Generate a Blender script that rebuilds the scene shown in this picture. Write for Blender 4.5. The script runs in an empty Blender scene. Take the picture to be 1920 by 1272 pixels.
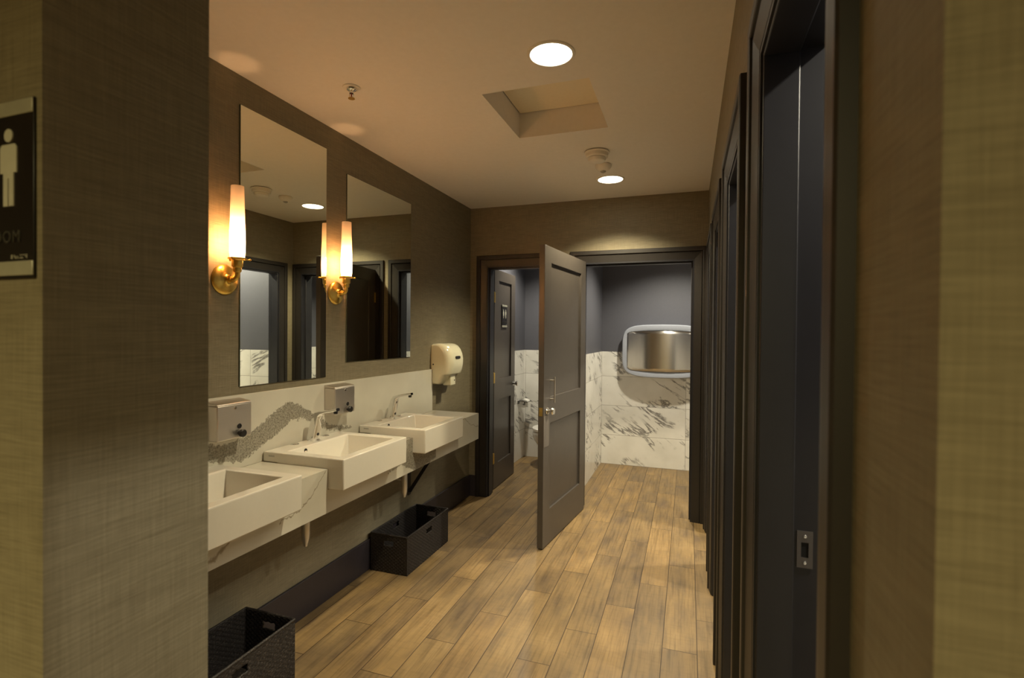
import bpy, bmesh, math, random
from mathutils import Matrix, Vector
PI = math.pi
R = math.radians
SC = bpy.context.scene
COL = SC.collection

# ------------------------------------------------------------------ camera, world, exposure
CAM_Z = 1.525
CEIL = 2.690
_yaw, _pitch, _roll = 0.33305, -0.010533, 0.008292
_fw = Vector((-math.sin(_yaw) * math.cos(_pitch), math.cos(_yaw) * math.cos(_pitch), math.sin(_pitch)))
_rt0 = Vector((math.cos(_yaw), math.sin(_yaw), 0))
_up0 = _rt0.cross(_fw)
_rt = _rt0 * math.cos(_roll) + _up0 * math.sin(_roll)
_up = -_rt0 * math.sin(_roll) + _up0 * math.cos(_roll)
cam_data = bpy.data.cameras.new('camera')
cam = bpy.data.objects.new('camera', cam_data)
COL.objects.link(cam)
cam.matrix_world = Matrix(((_rt.x, _up.x, -_fw.x, 0), (_rt.y, _up.y, -_fw.y, 0), (_rt.z, _up.z, -_fw.z, CAM_Z), (0, 0, 0, 1)))
cam_data.sensor_width = 36
cam_data.lens = 956.2 / 1920 * 36
cam_data.clip_start = 0.02
cam_data.dof.use_dof = True
cam_data.dof.focus_distance = 3.0
cam_data.dof.aperture_fstop = 5.0
SC.camera = cam

world = bpy.data.worlds.new('world')
SC.world = world
world.use_nodes = True
world.node_tree.nodes['Background'].inputs[0].default_value = (1.0, 0.85, 0.65, 1)
world.node_tree.nodes['Background'].inputs[1].default_value = 0.0

SC.view_settings.view_transform = 'Standard'
SC.view_settings.look = 'None'
SC.view_settings.exposure = 1.10
SC.view_settings.gamma = 1.0
SC.view_settings.use_curve_mapping = False
SC.cycles.use_denoising = True
SC.cycles.max_bounces = 10
SC.cycles.transparent_max_bounces = 12
SC.cycles.sample_clamp_indirect = 6.0

# lamp colours and powers (the fixtures' builders use these)
DOWN_COL = (1.0, 0.87, 0.58)
STALL_COL = (1.0, 0.92, 0.72)
HALL_COL = (1.0, 0.86, 0.42)
SCONCE_COL = (1.0, 0.52, 0.21)
DOWN_W = 82.0
STALL_W = 60.0
HALL_W = 225.0
SCONCE_STRENGTH = 470.0

# ------------------------------------------------------------------ node helpers
def new_mat(name):
    m = bpy.data.materials.new(name)
    m.use_nodes = True
    nt = m.node_tree
    b = nt.nodes['Principled BSDF']
    return m, nt, b

def N(nt, typ, **kw):
    n = nt.nodes.new(typ)
    for k, v in kw.items():
        setattr(n, k, v)
    return n

def L(nt, a, b):
    nt.links.new(a, b)

def val(nt, x):
    n = N(nt, 'ShaderNodeValue')
    n.outputs[0].default_value = x
    return n.outputs[0]

def math_(nt, op, a, b=None, c=None, clamp=False):
    n = N(nt, 'ShaderNodeMath', operation=op, use_clamp=clamp)
    for i, x in enumerate((a, b, c)):
        if x is None:
            continue
        if isinstance(x, (int, float)):
            n.inputs[i].default_value = x
        else:
            L(nt, x, n.inputs[i])
    return n.outputs[0]

def comb(nt, x, y, z=0.0):
    n = N(nt, 'ShaderNodeCombineXYZ')
    for i, v in enumerate((x, y, z)):
        if isinstance(v, (int, float)):
            n.inputs[i].default_value = v
        else:
            L(nt, v, n.inputs[i])
    return n.outputs[0]

def noise(nt, vec, scale=1.0, detail=2.0, rough=0.5, dist=0.0):
    n = N(nt, 'ShaderNodeTexNoise')
    L(nt, vec, n.inputs['Vector'])
    n.inputs['Scale'].default_value = scale
    n.inputs['Detail'].default_value = detail
    n.inputs['Roughness'].default_value = rough
    n.inputs['Distortion'].default_value = dist
    return n.outputs['Fac']

def ramp(nt, fac, stops, interp='LINEAR'):
    n = N(nt, 'ShaderNodeValToRGB')
    n.color_ramp.interpolation = interp
    e = n.color_ramp.elements
    while len(e) < len(stops):
        e.new(0.5)
    for i, (p, c) in enumerate(stops):
        e[i].position = p
        e[i].color = (*c, 1) if len(c) == 3 else c
    L(nt, fac, n.inputs[0])
    return n.outputs['Color']

def mixc(nt, fac, a, b, blend='MIX'):
    n = N(nt, 'ShaderNodeMix', data_type='RGBA', blend_type=blend)
    for sock, x in ((n.inputs[0], fac), (n.inputs[6], a), (n.inputs[7], b)):
        if isinstance(x, (int, float)):
            sock.default_value = x
        elif isinstance(x, tuple):
            sock.default_value = (*x, 1) if len(x) == 3 else x
        else:
            L(nt, x, sock)
    return n.outputs[2]

def smooth(nt, x, lo, hi, a=0.0, b=1.0):
    n = N(nt, 'ShaderNodeMapRange', interpolation_type='SMOOTHSTEP')
    L(nt, x, n.inputs[0])
    n.inputs[1].default_value = lo
    n.inputs[2].default_value = hi
    n.inputs[3].default_value = a
    n.inputs[4].default_value = b
    return n.outputs[0]

def coords(nt):
    tc = N(nt, 'ShaderNodeTexCoord')
    s = N(nt, 'ShaderNodeSeparateXYZ')
    L(nt, tc.outputs['Object'], s.inputs[0])
    return tc.outputs['Object'], s.outputs[0], s.outputs[1], s.outputs[2]

def bump(nt, b, height, strength=0.2, dist=0.01):
    n = N(nt, 'ShaderNodeBump')
    n.inputs['Strength'].default_value = strength
    n.inputs['Distance'].default_value = dist
    L(nt, height, n.inputs['Height'])
    L(nt, n.outputs[0], b.inputs['Normal'])

def plain(name, col, rough=0.5, metal=0.0, spec=0.5, grain=0.0, gscale=60.0, coat=0.0):
    m, nt, b = new_mat(name)
    b.inputs['Roughness'].default_value = rough
    b.inputs['Metallic'].default_value = metal
    b.inputs['Specular IOR Level'].default_value = spec
    b.inputs['Coat Weight'].default_value = coat
    o, x, y, z = coords(nt)
    f = noise(nt, o, gscale, 3.0)
    lo = tuple(c * (1 - grain) for c in col)
    hi = tuple(min(1, c * (1 + grain)) for c in col)
    L(nt, ramp(nt, f, [(0.3, lo), (0.7, hi)]), b.inputs['Base Color'])
    return m

# ------------------------------------------------------------------ materials
def mat_wallpaper():
    m, nt, b = new_mat('linen_wallpaper')
    o, x, y, z = coords(nt)
    u = math_(nt, 'ADD', x, y)
    h = noise(nt, comb(nt, math_(nt, 'MULTIPLY', u, 14), math_(nt, 'MULTIPLY', z, 300)), 1.0, 3.0, 0.6)
    v = noise(nt, comb(nt, math_(nt, 'MULTIPLY', u, 260), math_(nt, 'MULTIPLY', z, 9), 7.0), 1.0, 3.0, 0.6)
    big = noise(nt, comb(nt, math_(nt, 'MULTIPLY', u, 6), math_(nt, 'MULTIPLY', z, 40), 3.0), 1.0, 2.0)
    f = math_(nt, 'ADD', math_(nt, 'MULTIPLY', h, 0.5), math_(nt, 'ADD', math_(nt, 'MULTIPLY', v, 0.3), math_(nt, 'MULTIPLY', big, 0.2)))
    c = ramp(nt, f, [(0.34, (0.170, 0.142, 0.092)), (0.5, (0.225, 0.193, 0.128)), (0.66, (0.285, 0.248, 0.168))])
    L(nt, c, b.inputs['Base Color'])
    b.inputs['Roughness'].default_value = 0.62
    b.inputs['Specular IOR Level'].default_value = 0.35
    bump(nt, b, f, 0.25, 0.002)
    return m

def vein_mask(nt, u, z, seed, scale=1.0, width=0.02, cover=0.5):
    """thin broken diagonal veins as a 0..1 mask"""
    # rotate so that veins fall towards the right
    p = math_(nt, 'ADD', math_(nt, 'MULTIPLY', u, 0.55), math_(nt, 'MULTIPLY', z, 0.83))
    q = math_(nt, 'SUBTRACT', math_(nt, 'MULTIPLY', u, 0.83), math_(nt, 'MULTIPLY', z, 0.55))
    vec = comb(nt, math_(nt, 'MULTIPLY', p, 4.6 * scale), math_(nt, 'MULTIPLY', q, 1.25 * scale), seed)
    n1 = noise(nt, vec, 1.0, 7.0, 0.64, 0.5)
    d = math_(nt, 'ABSOLUTE', math_(nt, 'SUBTRACT', n1, 0.5))
    line = smooth(nt, d, 0.0, width, 1.0, 0.0)
    n2 = noise(nt, comb(nt, math_(nt, 'MULTIPLY', u, 3.1 * scale), math_(nt, 'MULTIPLY', z, 3.6 * scale), seed), 1.0, 3.0)
    br = smooth(nt, n2, 1 - cover, 1 - cover + 0.12)
    return math_(nt, 'MULTIPLY', line, br)

def mat_stall_wall():
    """dark grey paint above a dado of large stacked marble tiles"""
    m, nt, b = new_mat('stall_paint_over_marble_tile')
    o, x, y, z = coords(nt)
    TH, TW = 0.345, 0.945
    u = math_(nt, 'ADD', math_(nt, 'ADD', x, y), -5.085 + 20 * TW)
    cu = math_(nt, 'FLOOR', math_(nt, 'DIVIDE', u, TW))
    cz = math_(nt, 'FLOOR', math_(nt, 'DIVIDE', z, TH))
    wn = N(nt, 'ShaderNodeTexWhiteNoise', noise_dimensions='2D')
    L(nt, comb(nt, cu, cz), wn.inputs['Vector'])
    seed = math_(nt, 'MULTIPLY', wn.outputs['Value'], 40.0)
    v1 = vein_mask(nt, u, z, seed, 1.0, 0.036, 0.535)
    v2 = vein_mask(nt, u, z, math_(nt, 'ADD', seed, 9.0), 3.2, 0.022, 0.36)
    v = math_(nt, 'MAXIMUM', v1, math_(nt, 'MULTIPLY', v2, 0.6))
    cloud = noise(nt, comb(nt, u, z, seed), 3.0, 3.0)
    basec = ramp(nt, cloud, [(0.35, (0.74, 0.725, 0.68)), (0.6, (0.84, 0.825, 0.785))])
    tile = mixc(nt, v, basec, (0.21, 0.20, 0.19))
    fu = math_(nt, 'ABSOLUTE', math_(nt, 'SUBTRACT', math_(nt, 'FRACT', math_(nt, 'DIVIDE', u, TW)), 0.5))
    fz = math_(nt, 'ABSOLUTE', math_(nt, 'SUBTRACT', math_(nt, 'FRACT', math_(nt, 'DIVIDE', z, TH)), 0.5))
    ju = math_(nt, 'GREATER_THAN', fu, 0.5 - 0.0018 / TW)
    jz = math_(nt, 'GREATER_THAN', fz, 0.5 - 0.0018 / TH)
    joint = math_(nt, 'MAXIMUM', ju, jz)
    tile = mixc(nt, joint, tile, (0.30, 0.28, 0.25))
    pn = noise(nt, o, 90.0, 2.0)
    paint = ramp(nt, pn, [(0.3, (0.098, 0.099, 0.120)), (0.7, (0.106, 0.107, 0.128))])
    above = math_(nt, 'GREATER_THAN', z, 1.324)
    L(nt, mixc(nt, above, tile, paint), b.inputs['Base Color'])
    rr = math_(nt, 'ADD', math_(nt, 'MULTIPLY', above, 0.28), 0.22)
    L(nt, rr, b.inputs['Roughness'])
    return m

def mat_floor():
    m, nt, b = new_mat('wood_plank_floor')
    o, x, y, z = coords(nt)
    PW, PL = 0.160, 0.945
    xs = math_(nt, 'DIVIDE', math_(nt, 'ADD', x, 1.224 + 40 * PW), PW)
    row = math_(nt, 'FLOOR', xs)
    # third-bond: every row shifted by a third of a plank; plank ends at y = 2.26 in the row from x = -1.224
    ys = math_(nt, 'DIVIDE', math_(nt, 'SUBTRACT', math_(nt, 'ADD', y, -2.26 + 20 * PL), math_(nt, 'MULTIPLY', math_(nt, 'SUBTRACT', row, 40.0), PL / 3)), PL)
    colm = math_(nt, 'FLOOR', ys)
    wn = N(nt, 'ShaderNodeTexWhiteNoise', noise_dimensions='2D')
    L(nt, comb(nt, row, colm), wn.inputs['Vector'])
    rnd = wn.outputs['Value']
    seed = math_(nt, 'MULTIPLY', rnd, 30.0)
    grain = noise(nt, comb(nt, math_(nt, 'MULTIPLY', x, 70), math_(nt, 'MULTIPLY', y, 3.0), seed), 1.0, 5.0, 0.6, 0.3)
    blot = noise(nt, comb(nt, math_(nt, 'MULTIPLY', x, 9), math_(nt, 'MULTIPLY', y, 3.0), seed), 1.0, 4.0, 0.55)
    saw = noise(nt, comb(nt, math_(nt, 'MULTIPLY', x, 12), math_(nt, 'MULTIPLY', y, 60), seed), 1.0, 2.0)
    c = ramp(nt, blot, [(0.28, (0.150, 0.104, 0.062)), (0.45, (0.222, 0.151, 0.074)), (0.60, (0.278, 0.186, 0.084)), (0.78, (0.34, 0.235, 0.115))])
    c = mixc(nt, 1.0, c, ramp(nt, grain, [(0.28, (0.62, 0.60, 0.58)), (0.52, (1, 1, 1)), (0.75, (1.08, 1.06, 1.0))]), 'MULTIPLY')
    c = mixc(nt, 1.0, c, ramp(nt, saw, [(0.32, (0.92, 0.92, 0.92)), (0.5, (1, 1, 1))]), 'MULTIPLY')
    c = mixc(nt, 1.0, c, ramp(nt, rnd, [(0.0, (0.84, 0.84, 0.88)), (0.5, (1, 1, 1)), (1.0, (1.12, 1.08, 1.0))]), 'MULTIPLY')
    fx = math_(nt, 'ABSOLUTE', math_(nt, 'SUBTRACT', math_(nt, 'FRACT', xs), 0.5))
    fy = math_(nt, 'ABSOLUTE', math_(nt, 'SUBTRACT', math_(nt, 'FRACT', ys), 0.5))
    j = math_(nt, 'MAXIMUM', smooth(nt, fx, 0.5 - 0.0028 / PW, 0.5 - 0.0012 / PW), smooth(nt, fy, 0.5 - 0.0024 / PL, 0.5 - 0.001 / PL))
    c = mixc(nt, math_(nt, 'MULTIPLY', j, 0.9), c, (0.04, 0.022, 0.012))
    L(nt, c, b.inputs['Base Color'])
    L(nt, ramp(nt, blot, [(0.3, (0.40,) * 3), (0.7, (0.50,) * 3)]), b.inputs['Roughness'])
    b.inputs['Specular IOR Level'].default_value = 0.4
    hgt = math_(nt, 'SUBTRACT', math_(nt, 'MULTIPLY', grain, 0.25), j)
    bump(nt, b, hgt, 0.25, 0.002)
    return m

def curve_node(nt, x, pts, x0, x1, y0, y1):
    n = N(nt, 'ShaderNodeFloatCurve')
    c = n.mapping.curves[0]
    P = [((a - x0) / (x1 - x0), (b - y0) / (y1 - y0)) for a, b in pts]
    while len(c.points) < len(P):
        c.points.new(0.5, 0.5)
    for p, (a, b) in zip(c.points, P):
        p.location = (a, b)
        p.handle_type = 'VECTOR'
    n.mapping.update()
    t = math_(nt, 'DIVIDE', math_(nt, 'SUBTRACT', x, x0), x1 - x0, clamp=True)
    L(nt, t, n.inputs['Value'])
    return math_(nt, 'ADD', math_(nt, 'MULTIPLY', n.outputs[0], y1 - y0), y0)

def mat_quartz(name, bands, thin):
    """cream stone slab with broad granular grey veins (bands) and fine brown veins (thin) along world y"""
    m, nt, b = new_mat(name)
    o, x, y, z = coords(nt)
    cl = noise(nt, o, 5.0, 3.0)
    c = ramp(nt, cl, [(0.3, (0.57, 0.545, 0.465)), (0.7, (0.63, 0.605, 0.52))])
    fine = noise(nt, comb(nt, x, y, z), 130.0, 4.0, 0.7)
    speck = noise(nt, comb(nt, x, y, z), 60.0, 3.0, 0.7)
    gran = ramp(nt, fine, [(0.34, (0.14, 0.127, 0.102)), (0.47, (0.265, 0.243, 0.196)), (0.6, (0.37, 0.345, 0.285))])
    gran = mixc(nt, smooth(nt, speck, 0.66, 0.70), gran, (0.06, 0.05, 0.04))
    edge = math_(nt, 'MULTIPLY', math_(nt, 'SUBTRACT', noise(nt, comb(nt, 0.0, y, z), 45.0, 4.0, 0.7), 0.5), 0.07)
    zz = math_(nt, 'ADD', z, edge)
    for top, bot in bands:
        a = [p[0] for p in top + bot]
        q = [p[1] for p in top + bot]
        t = curve_node(nt, y, top, min(a), max(a), min(q) - 0.05, max(q) + 0.05)
        bt = curve_node(nt, y, bot, min(a), max(a), min(q) - 0.05, max(q) + 0.05)
        mk = math_(nt, 'MULTIPLY', smooth(nt, math_(nt, 'SUBTRACT', t, zz), -0.003, 0.003), smooth(nt, math_(nt, 'SUBTRACT', zz, bt), -0.003, 0.003))
        lim = math_(nt, 'MULTIPLY', math_(nt, 'GREATER_THAN', y, min(a)), math_(nt, 'LESS_THAN', y, max(a)))
        c = mixc(nt, math_(nt, 'MULTIPLY', mk, lim), c, gran)
    wob = math_(nt, 'MULTIPLY', math_(nt, 'SUBTRACT', noise(nt, comb(nt, 0.0, y, z), 9.0, 4.0, 0.6), 0.5), 0.10)
    z2 = math_(nt, 'ADD', z, wob)
    for pts, w in thin:
        t = curve_node(nt, y, pts, pts[0][0], pts[-1][0], min(p[1] for p in pts) - 0.05, max(p[1] for p in pts) + 0.05)
        d = math_(nt, 'ABSOLUTE', math_(nt, 'SUBTRACT', z2, t))
        mk = smooth(nt, d, 0.0, w, 1.0, 0.0)
        lim = math_(nt, 'MULTIPLY', math_(nt, 'GREATER_THAN', y, pts[0][0]), math_(nt, 'LESS_THAN', y, pts[-1][0]))
        c = mixc(nt, math_(nt, 'MULTIPLY', math_(nt, 'MULTIPLY', mk, lim), 0.8), c, (0.22, 0.175, 0.115))
    L(nt, c, b.inputs['Base Color'])
    b.inputs['Roughness'].default_value = 0.16
    return m

def mat_shade_glass():
    m, nt, b = new_mat('opal_glass')
    out = nt.nodes['Material Output']
    tl = N(nt, 'ShaderNodeBsdfTranslucent')
    tl.inputs[0].default_value = (0.95, 0.80, 0.66, 1)
    tp = N(nt, 'ShaderNodeBsdfTransparent')
    tp.inputs[0].default_value = (0.95, 0.9, 0.85, 1)
    df = N(nt, 'ShaderNodeBsdfDiffuse')
    df.inputs[0].default_value = (0.85, 0.75, 0.66, 1)
    mx = N(nt, 'ShaderNodeMixShader')
    mx.inputs[0].default_value = 0.35
    L(nt, tl.outputs[0], mx.inputs[1]); L(nt, df.outputs[0], mx.inputs[2])
    m2 = N(nt, 'ShaderNodeMixShader')
    m2.inputs[0].default_value = 0.16
    L(nt, mx.outputs[0], m2.inputs[1]); L(nt, tp.outputs[0], m2.inputs[2])
    L(nt, m2.outputs[0], out.inputs[0])
    return m

def mat_emit(name, col, strength):
    m, nt, b = new_mat(name)
    b.inputs['Base Color'].default_value = (0, 0, 0, 1)
    b.inputs['Emission Color'].default_value = (*col, 1)
    b.inputs['Emission Strength'].default_value = strength
    return m

def mat_brushed(name, col, rough=0.28, axis='z', aniso=0.0):
    m, nt, b = new_mat(name)
    o, x, y, z = coords(nt)
    s = {'x': (6, 500, 500), 'y': (500, 6, 500), 'z': (500, 500, 6)}[axis]
    f = noise(nt, comb(nt, math_(nt, 'MULTIPLY', x, s[0]), math_(nt, 'MULTIPLY', y, s[1]), math_(nt, 'MULTIPLY', z, s[2])), 1.0, 2.0)
    L(nt, ramp(nt, f, [(0.3, tuple(k * 0.96 for k in col)), (0.7, col)]), b.inputs['Base Color'])
    L(nt, ramp(nt, f, [(0.3, (rough * 0.95,) * 3), (0.7, (rough * 1.06,) * 3)]), b.inputs['Roughness'])
    b.inputs['Metallic'].default_value = 1.0
    if aniso:
        b.inputs['Anisotropic'].default_value = aniso
        tg = N(nt, 'ShaderNodeTangent', direction_type='RADIAL', axis='Z')
        L(nt, tg.outputs[0], b.inputs['Tangent'])
        b.inputs['Anisotropic Rotation'].default_value = 0.25
    return m

def mat_wicker():
    m, nt, b = new_mat('black_woven_seagrass')
    o, x, y, z = coords(nt)
    f = noise(nt, comb(nt, math_(nt, 'MULTIPLY', x, 120), math_(nt, 'MULTIPLY', y, 120), math_(nt, 'MULTIPLY', z, 500)), 1.0, 3.0, 0.6)
    L(nt, ramp(nt, f, [(0.35, (0.006, 0.005, 0.005)), (0.56, (0.022, 0.018, 0.017)), (0.70, (0.13, 0.105, 0.085))]), b.inputs['Base Color'])  # palest stop paints speckled strand highlights into the base colour
    b.inputs['Roughness'].default_value = 0.55
    bump(nt, b, f, 0.5, 0.003)
    return m

M = {}
M['wallpaper'] = mat_wallpaper()
M['stall'] = mat_stall_wall()
M['floor'] = mat_floor()
M['ceiling'] = plain('ceiling_paint', (0.84, 0.80, 0.76), 0.8, grain=0.015, gscale=40, spec=0.2)
M['white_trim'] = plain('white_fixture_plastic', (0.82, 0.78, 0.72), 0.45, grain=0.02)
M['trim'] = plain('dark_trim_paint', (0.020, 0.0165, 0.015), 0.46, grain=0.06, gscale=25)
M['jamb'] = plain('dark_jamb_paint', (0.017, 0.0165, 0.0215), 0.40, grain=0.06, gscale=25)
M['door'] = plain('dark_door_paint', (0.070, 0.060, 0.053), 0.36, grain=0.05, gscale=20)
M['baseboard'] = plain('dark_plum_baseboard_paint', (0.034, 0.028, 0.034), 0.45, grain=0.05, gscale=20)
M['porcelain'] = plain('white_porcelain', (0.76, 0.725, 0.645), 0.10, grain=0.01, coat=0.3)
M['toilet'] = plain('toilet_porcelain', (0.80, 0.78, 0.74), 0.10, grain=0.01)
M['chrome'] = plain('chrome', (0.80, 0.80, 0.80), 0.07, 1.0)
M['brass'] = plain('polished_brass', (0.80, 0.55, 0.14), 0.30, 1.0, grain=0.05)
M['oldbrass'] = plain('aged_brass', (0.50, 0.36, 0.12), 0.35, 1.0, grain=0.1)
M['steel'] = mat_brushed('brushed_stainless', (0.66, 0.61, 0.56), 0.40, 'y')
M['steel_h'] = mat_brushed('brushed_stainless_panel', (0.62, 0.59, 0.55), 0.21, 'x', 0.9)
M['black'] = plain('black_plastic', (0.012, 0.011, 0.012), 0.35, grain=0.1)
M['pipe'] = plain('satin_chrome_pipe', (0.72, 0.70, 0.66), 0.28, 0.75)
M['blackmetal'] = plain('black_steel', (0.014, 0.013, 0.013), 0.45, grain=0.1)
M['dryer'] = plain('white_enamel', (0.80, 0.76, 0.56), 0.16, grain=0.01, coat=0.4)
M['greyplastic'] = plain('grey_blue_plastic', (0.38, 0.405, 0.475), 0.40, grain=0.03)
M['mirror'] = plain('mirror_silvering', (0.84, 0.86, 0.76), 0.004, 1.0)
M['mirror_edge'] = plain('mirror_polished_edge', (0.10, 0.12, 0.09), 0.1, 0.3)
M['wicker'] = mat_wicker()
M['paper'] = plain('tissue_paper', (0.80, 0.78, 0.74), 0.9, grain=0.02)
M['sign_black'] = plain('sign_black_plate', (0.010, 0.008, 0.009), 0.35, grain=0.1)
M['sign_silver'] = plain('sign_silver_strip', (0.50, 0.49, 0.40), 0.38, 0.35, grain=0.05)
M['sign_pale'] = plain('sign_pale_relief', (0.56, 0.55, 0.46), 0.5, grain=0.03)
M['sign_grey'] = plain('sign_dark_grey_letters', (0.055, 0.052, 0.045), 0.5, grain=0.03)
M['opal'] = mat_shade_glass()
M['bulb'] = mat_emit('warm_bulb', SCONCE_COL, SCONCE_STRENGTH)
M['lens'] = mat_emit('downlight_lens', (1.0, 0.93, 0.74), 5.5)
M['red'] = plain('red_glass_bulb', (0.35, 0.04, 0.02), 0.2, grain=0.02)
M['mark'] = plain('pale_grey_mark', (0.42, 0.40, 0.36), 0.4, grain=0.02)
M['dark'] = plain('dark_void', (0.004, 0.004, 0.004), 0.8)
VT = [(0.6, 1.03), (1.62, 1.043), (1.71, 1.025), (1.798, 1.041), (1.887, 1.075), (1.996, 1.133), (2.092, 1.169), (2.191, 1.124), (2.256, 1.088), (2.32, 1.047), (2.401, 0.997), (2.529, 0.972), (2.60, 0.955)]
VB = [(0.6, 0.95), (1.621, 0.966), (1.79, 0.928), (1.918, 0.983), (2.01, 1.022), (2.103, 1.072), (2.192, 1.067), (2.278, 1.009), (2.40, 0.968), (2.529, 0.945), (2.60, 0.948)]
M['quartz_splash'] = mat_quartz('veined_cream_quartz_splash', [(VT, VB)], [])
AT = [(2.40, 0.765), (2.48, 0.79), (2.54, 0.83), (2.57, 0.95), (2.88, 0.95), (2.96, 0.80)]
AB = [(2.40, 0.755), (2.48, 0.765), (2.54, 0.77), (2.64, 0.72), (2.74, 0.69), (2.96, 0.72)]
M['quartz_top'] = mat_quartz('veined_cream_quartz_top', [(AT, AB)], [([(1.2, 0.70), (1.33, 0.735), (1.42, 0.80)], 0.012), ([(1.62, 0.755), (1.74, 0.77), (1.80, 0.81), (1.90, 0.90)], 0.005), ([(3.2, 0.95), (3.5, 0.86), (3.67, 0.80)], 0.004)])

# ------------------------------------------------------------------ mesh helpers
def box(bm, x0, x1, y0, y1, z0, z1):
    v = [bm.verts.new((x, y, z)) for x in (x0, x1) for y in (y0, y1) for z in (z0, z1)]
    for f in ((0, 1, 3, 2), (4, 6, 7, 5), (0, 4, 5, 1), (2, 3, 7, 6), (0, 2, 6, 4), (1, 5, 7, 3)):
        bm.faces.new([v[i] for i in f])

def prism(bm, pts, axis, a, b):
    """extrude a 2D polygon along an axis: x -> pts (y,z); y -> pts (x,z); z -> pts (x,y)"""
    def P(p, t):
        return {'x': (t, p[0], p[1]), 'y': (p[0], t, p[1]), 'z': (p[0], p[1], t)}[axis]
    A = [bm.verts.new(P(p, a)) for p in pts]
    B = [bm.verts.new(P(p, b)) for p in pts]
    n = len(pts)
    for i in range(n):
        bm.faces.new((A[i], A[(i + 1) % n], B[(i + 1) % n], B[i]))
    bm.faces.new(A[::-1])
    bm.faces.new(B)

def lathe(bm, prof, seg=32, mat=None):
    """prof: (r, h) list revolved about local z; mat: 4x4 placing it"""
    mat = mat or Matrix()
    rings = []
    for r, h in prof:
        if r < 1e-6:
            rings.append([bm.verts.new(mat @ Vector((0, 0, h)))])
        else:
            rings.append([bm.verts.new(mat @ Vector((r * math.cos(2 * PI * i / seg), r * math.sin(2 * PI * i / seg), h))) for i in range(seg)])
    for a, b in zip(rings, rings[1:]):
        for i in range(seg):
            j = (i + 1) % seg
            if len(a) == 1 and len(b) == 1:
                continue
            if len(a) == 1:
                bm.faces.new((a[0], b[j], b[i]))
            elif len(b) == 1:
                bm.faces.new((a[i], a[j], b[0]))
            else:
                bm.faces.new((a[i], a[j], b[j], b[i]))
    return rings

def at(x, y, z, axis='z'):
    rot = {'z': Matrix(), 'x': Matrix.Rotation(PI / 2, 4, 'Y'), 'y': Matrix.Rotation(-PI / 2, 4, 'X'), '-z': Matrix.Rotation(PI, 4, 'X'), '-y': Matrix.Rotation(PI / 2, 4, 'X')}[axis]
    return Matrix.Translation((x, y, z)) @ rot

def tube(bm, pts, r, seg=14, caps=True, flat=None):
    pts = [Vector(p) for p in pts]
    rs = r if isinstance(r, (list, tuple)) else [r] * len(pts)
    rings = []
    ref = None
    for i, p in enumerate(pts):
        d = (pts[min(i + 1, len(pts) - 1)] - pts[max(i - 1, 0)]).normalized()
        if ref is None:
            ref = Vector((0, 0, 1)) if abs(d.z) < 0.9 else Vector((1, 0, 0))
        a = (ref - d * ref.dot(d)).normalized()
        ref = a
        b = d.cross(a)
        rings.append([bm.verts.new(p + (a * math.cos(2 * PI * k / seg) + b * math.sin(2 * PI * k / seg)) * rs[i]) for k in range(seg)])
    for A, B in zip(rings, rings[1:]):
        for k in range(seg):
            j = (k + 1) % seg
            bm.faces.new((A[k], A[j], B[j], B[k]))
    if caps:
        bm.faces.new(rings[0][::-1])
        bm.faces.new(rings[-1])

def obj(name, bm, mat, parent=None, bevel=0.0, seg=2, smooth=False, loc=None):
    bmesh.ops.recalc_face_normals(bm, faces=bm.faces)
    me = bpy.data.meshes.new(name)
    bm.to_mesh(me)
    bm.free()
    o = bpy.data.objects.new(name, me)
    COL.objects.link(o)
    me.materials.append(M[mat] if isinstance(mat, str) else mat)
    if smooth:
        for p in me.polygons:
            p.use_smooth = True
        if smooth != 'all':
            try:
                me.set_sharp_from_angle(angle=R(38))
            except Exception:
                pass
    if bevel:
        md = o.modifiers.new('bevel', 'BEVEL')
        md.width = bevel
        md.segments = seg
        md.limit_method = 'ANGLE'
        md.angle_limit = R(40)
        md.harden_normals = False
        for p in me.polygons:
            p.use_smooth = True
        try:
            me.set_sharp_from_angle(angle=R(50))
        except Exception:
            pass
    if loc:
        o.location = loc
    if parent:
        o.parent = parent
    return o

def B(*boxes):
    bm = bmesh.new()
    for b in boxes:
        box(bm, *b)
    return bm

def thing(name, label, cat, loc=(0, 0, 0), rz=0.0, group=None):
    o = bpy.data.objects.new(name, None)
    o.empty_display_size = 0.1
    COL.objects.link(o)
    o.location = loc
    o.rotation_euler = (0, 0, rz)
    o['label'] = label
    o['category'] = cat
    if group:
        o['group'] = group
    return o

def struct(name, bm, mat, parent=None, **kw):
    o = obj(name, bm, mat, parent, **kw)
    if parent is None:
        o['kind'] = 'structure'
    return o

def struct_root(name, loc=(0, 0, 0), rz=0.0, label=None, cat=None):
    o = bpy.data.objects.new(name, None)
    COL.objects.link(o)
    o.location = loc
    o.rotation_euler = (0, 0, rz)
    o['kind'] = 'structure'
    if label:
        o['label'] = label
    if cat:
        o['category'] = cat
    return o

def dup(root, loc, label, rz=None):
    r = root.copy()
    COL.objects.link(r)
    r.location = loc
    if rz is not None:
        r.rotation_euler = (0, 0, rz)
    r['label'] = label
    for ch in list(root.children):
        c = ch.copy()
        COL.objects.link(c)
        c.parent = r
        for g in list(ch.children):
            d = g.copy()
            COL.objects.link(d)
            d.parent = c
    return r

# ------------------------------------------------------------------ room shell
XL, XR, YF = -1.938, 0.143, 4.396          # left wall, right wall, far wall planes
YH, YJ = 0.375, 0.588                      # hall face and room face of the wall the camera stands in
XJ = -0.697                                # left side of the entrance opening
HEAD = 2.144                               # door openings
YS = 4.55                                  # back face of far wall
YB = 6.05                                  # back wall of the far stalls
XS0, XS1 = -1.000, -0.965                  # partition between the far stalls
RW = 0.27                                  # back face of right wall

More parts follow.
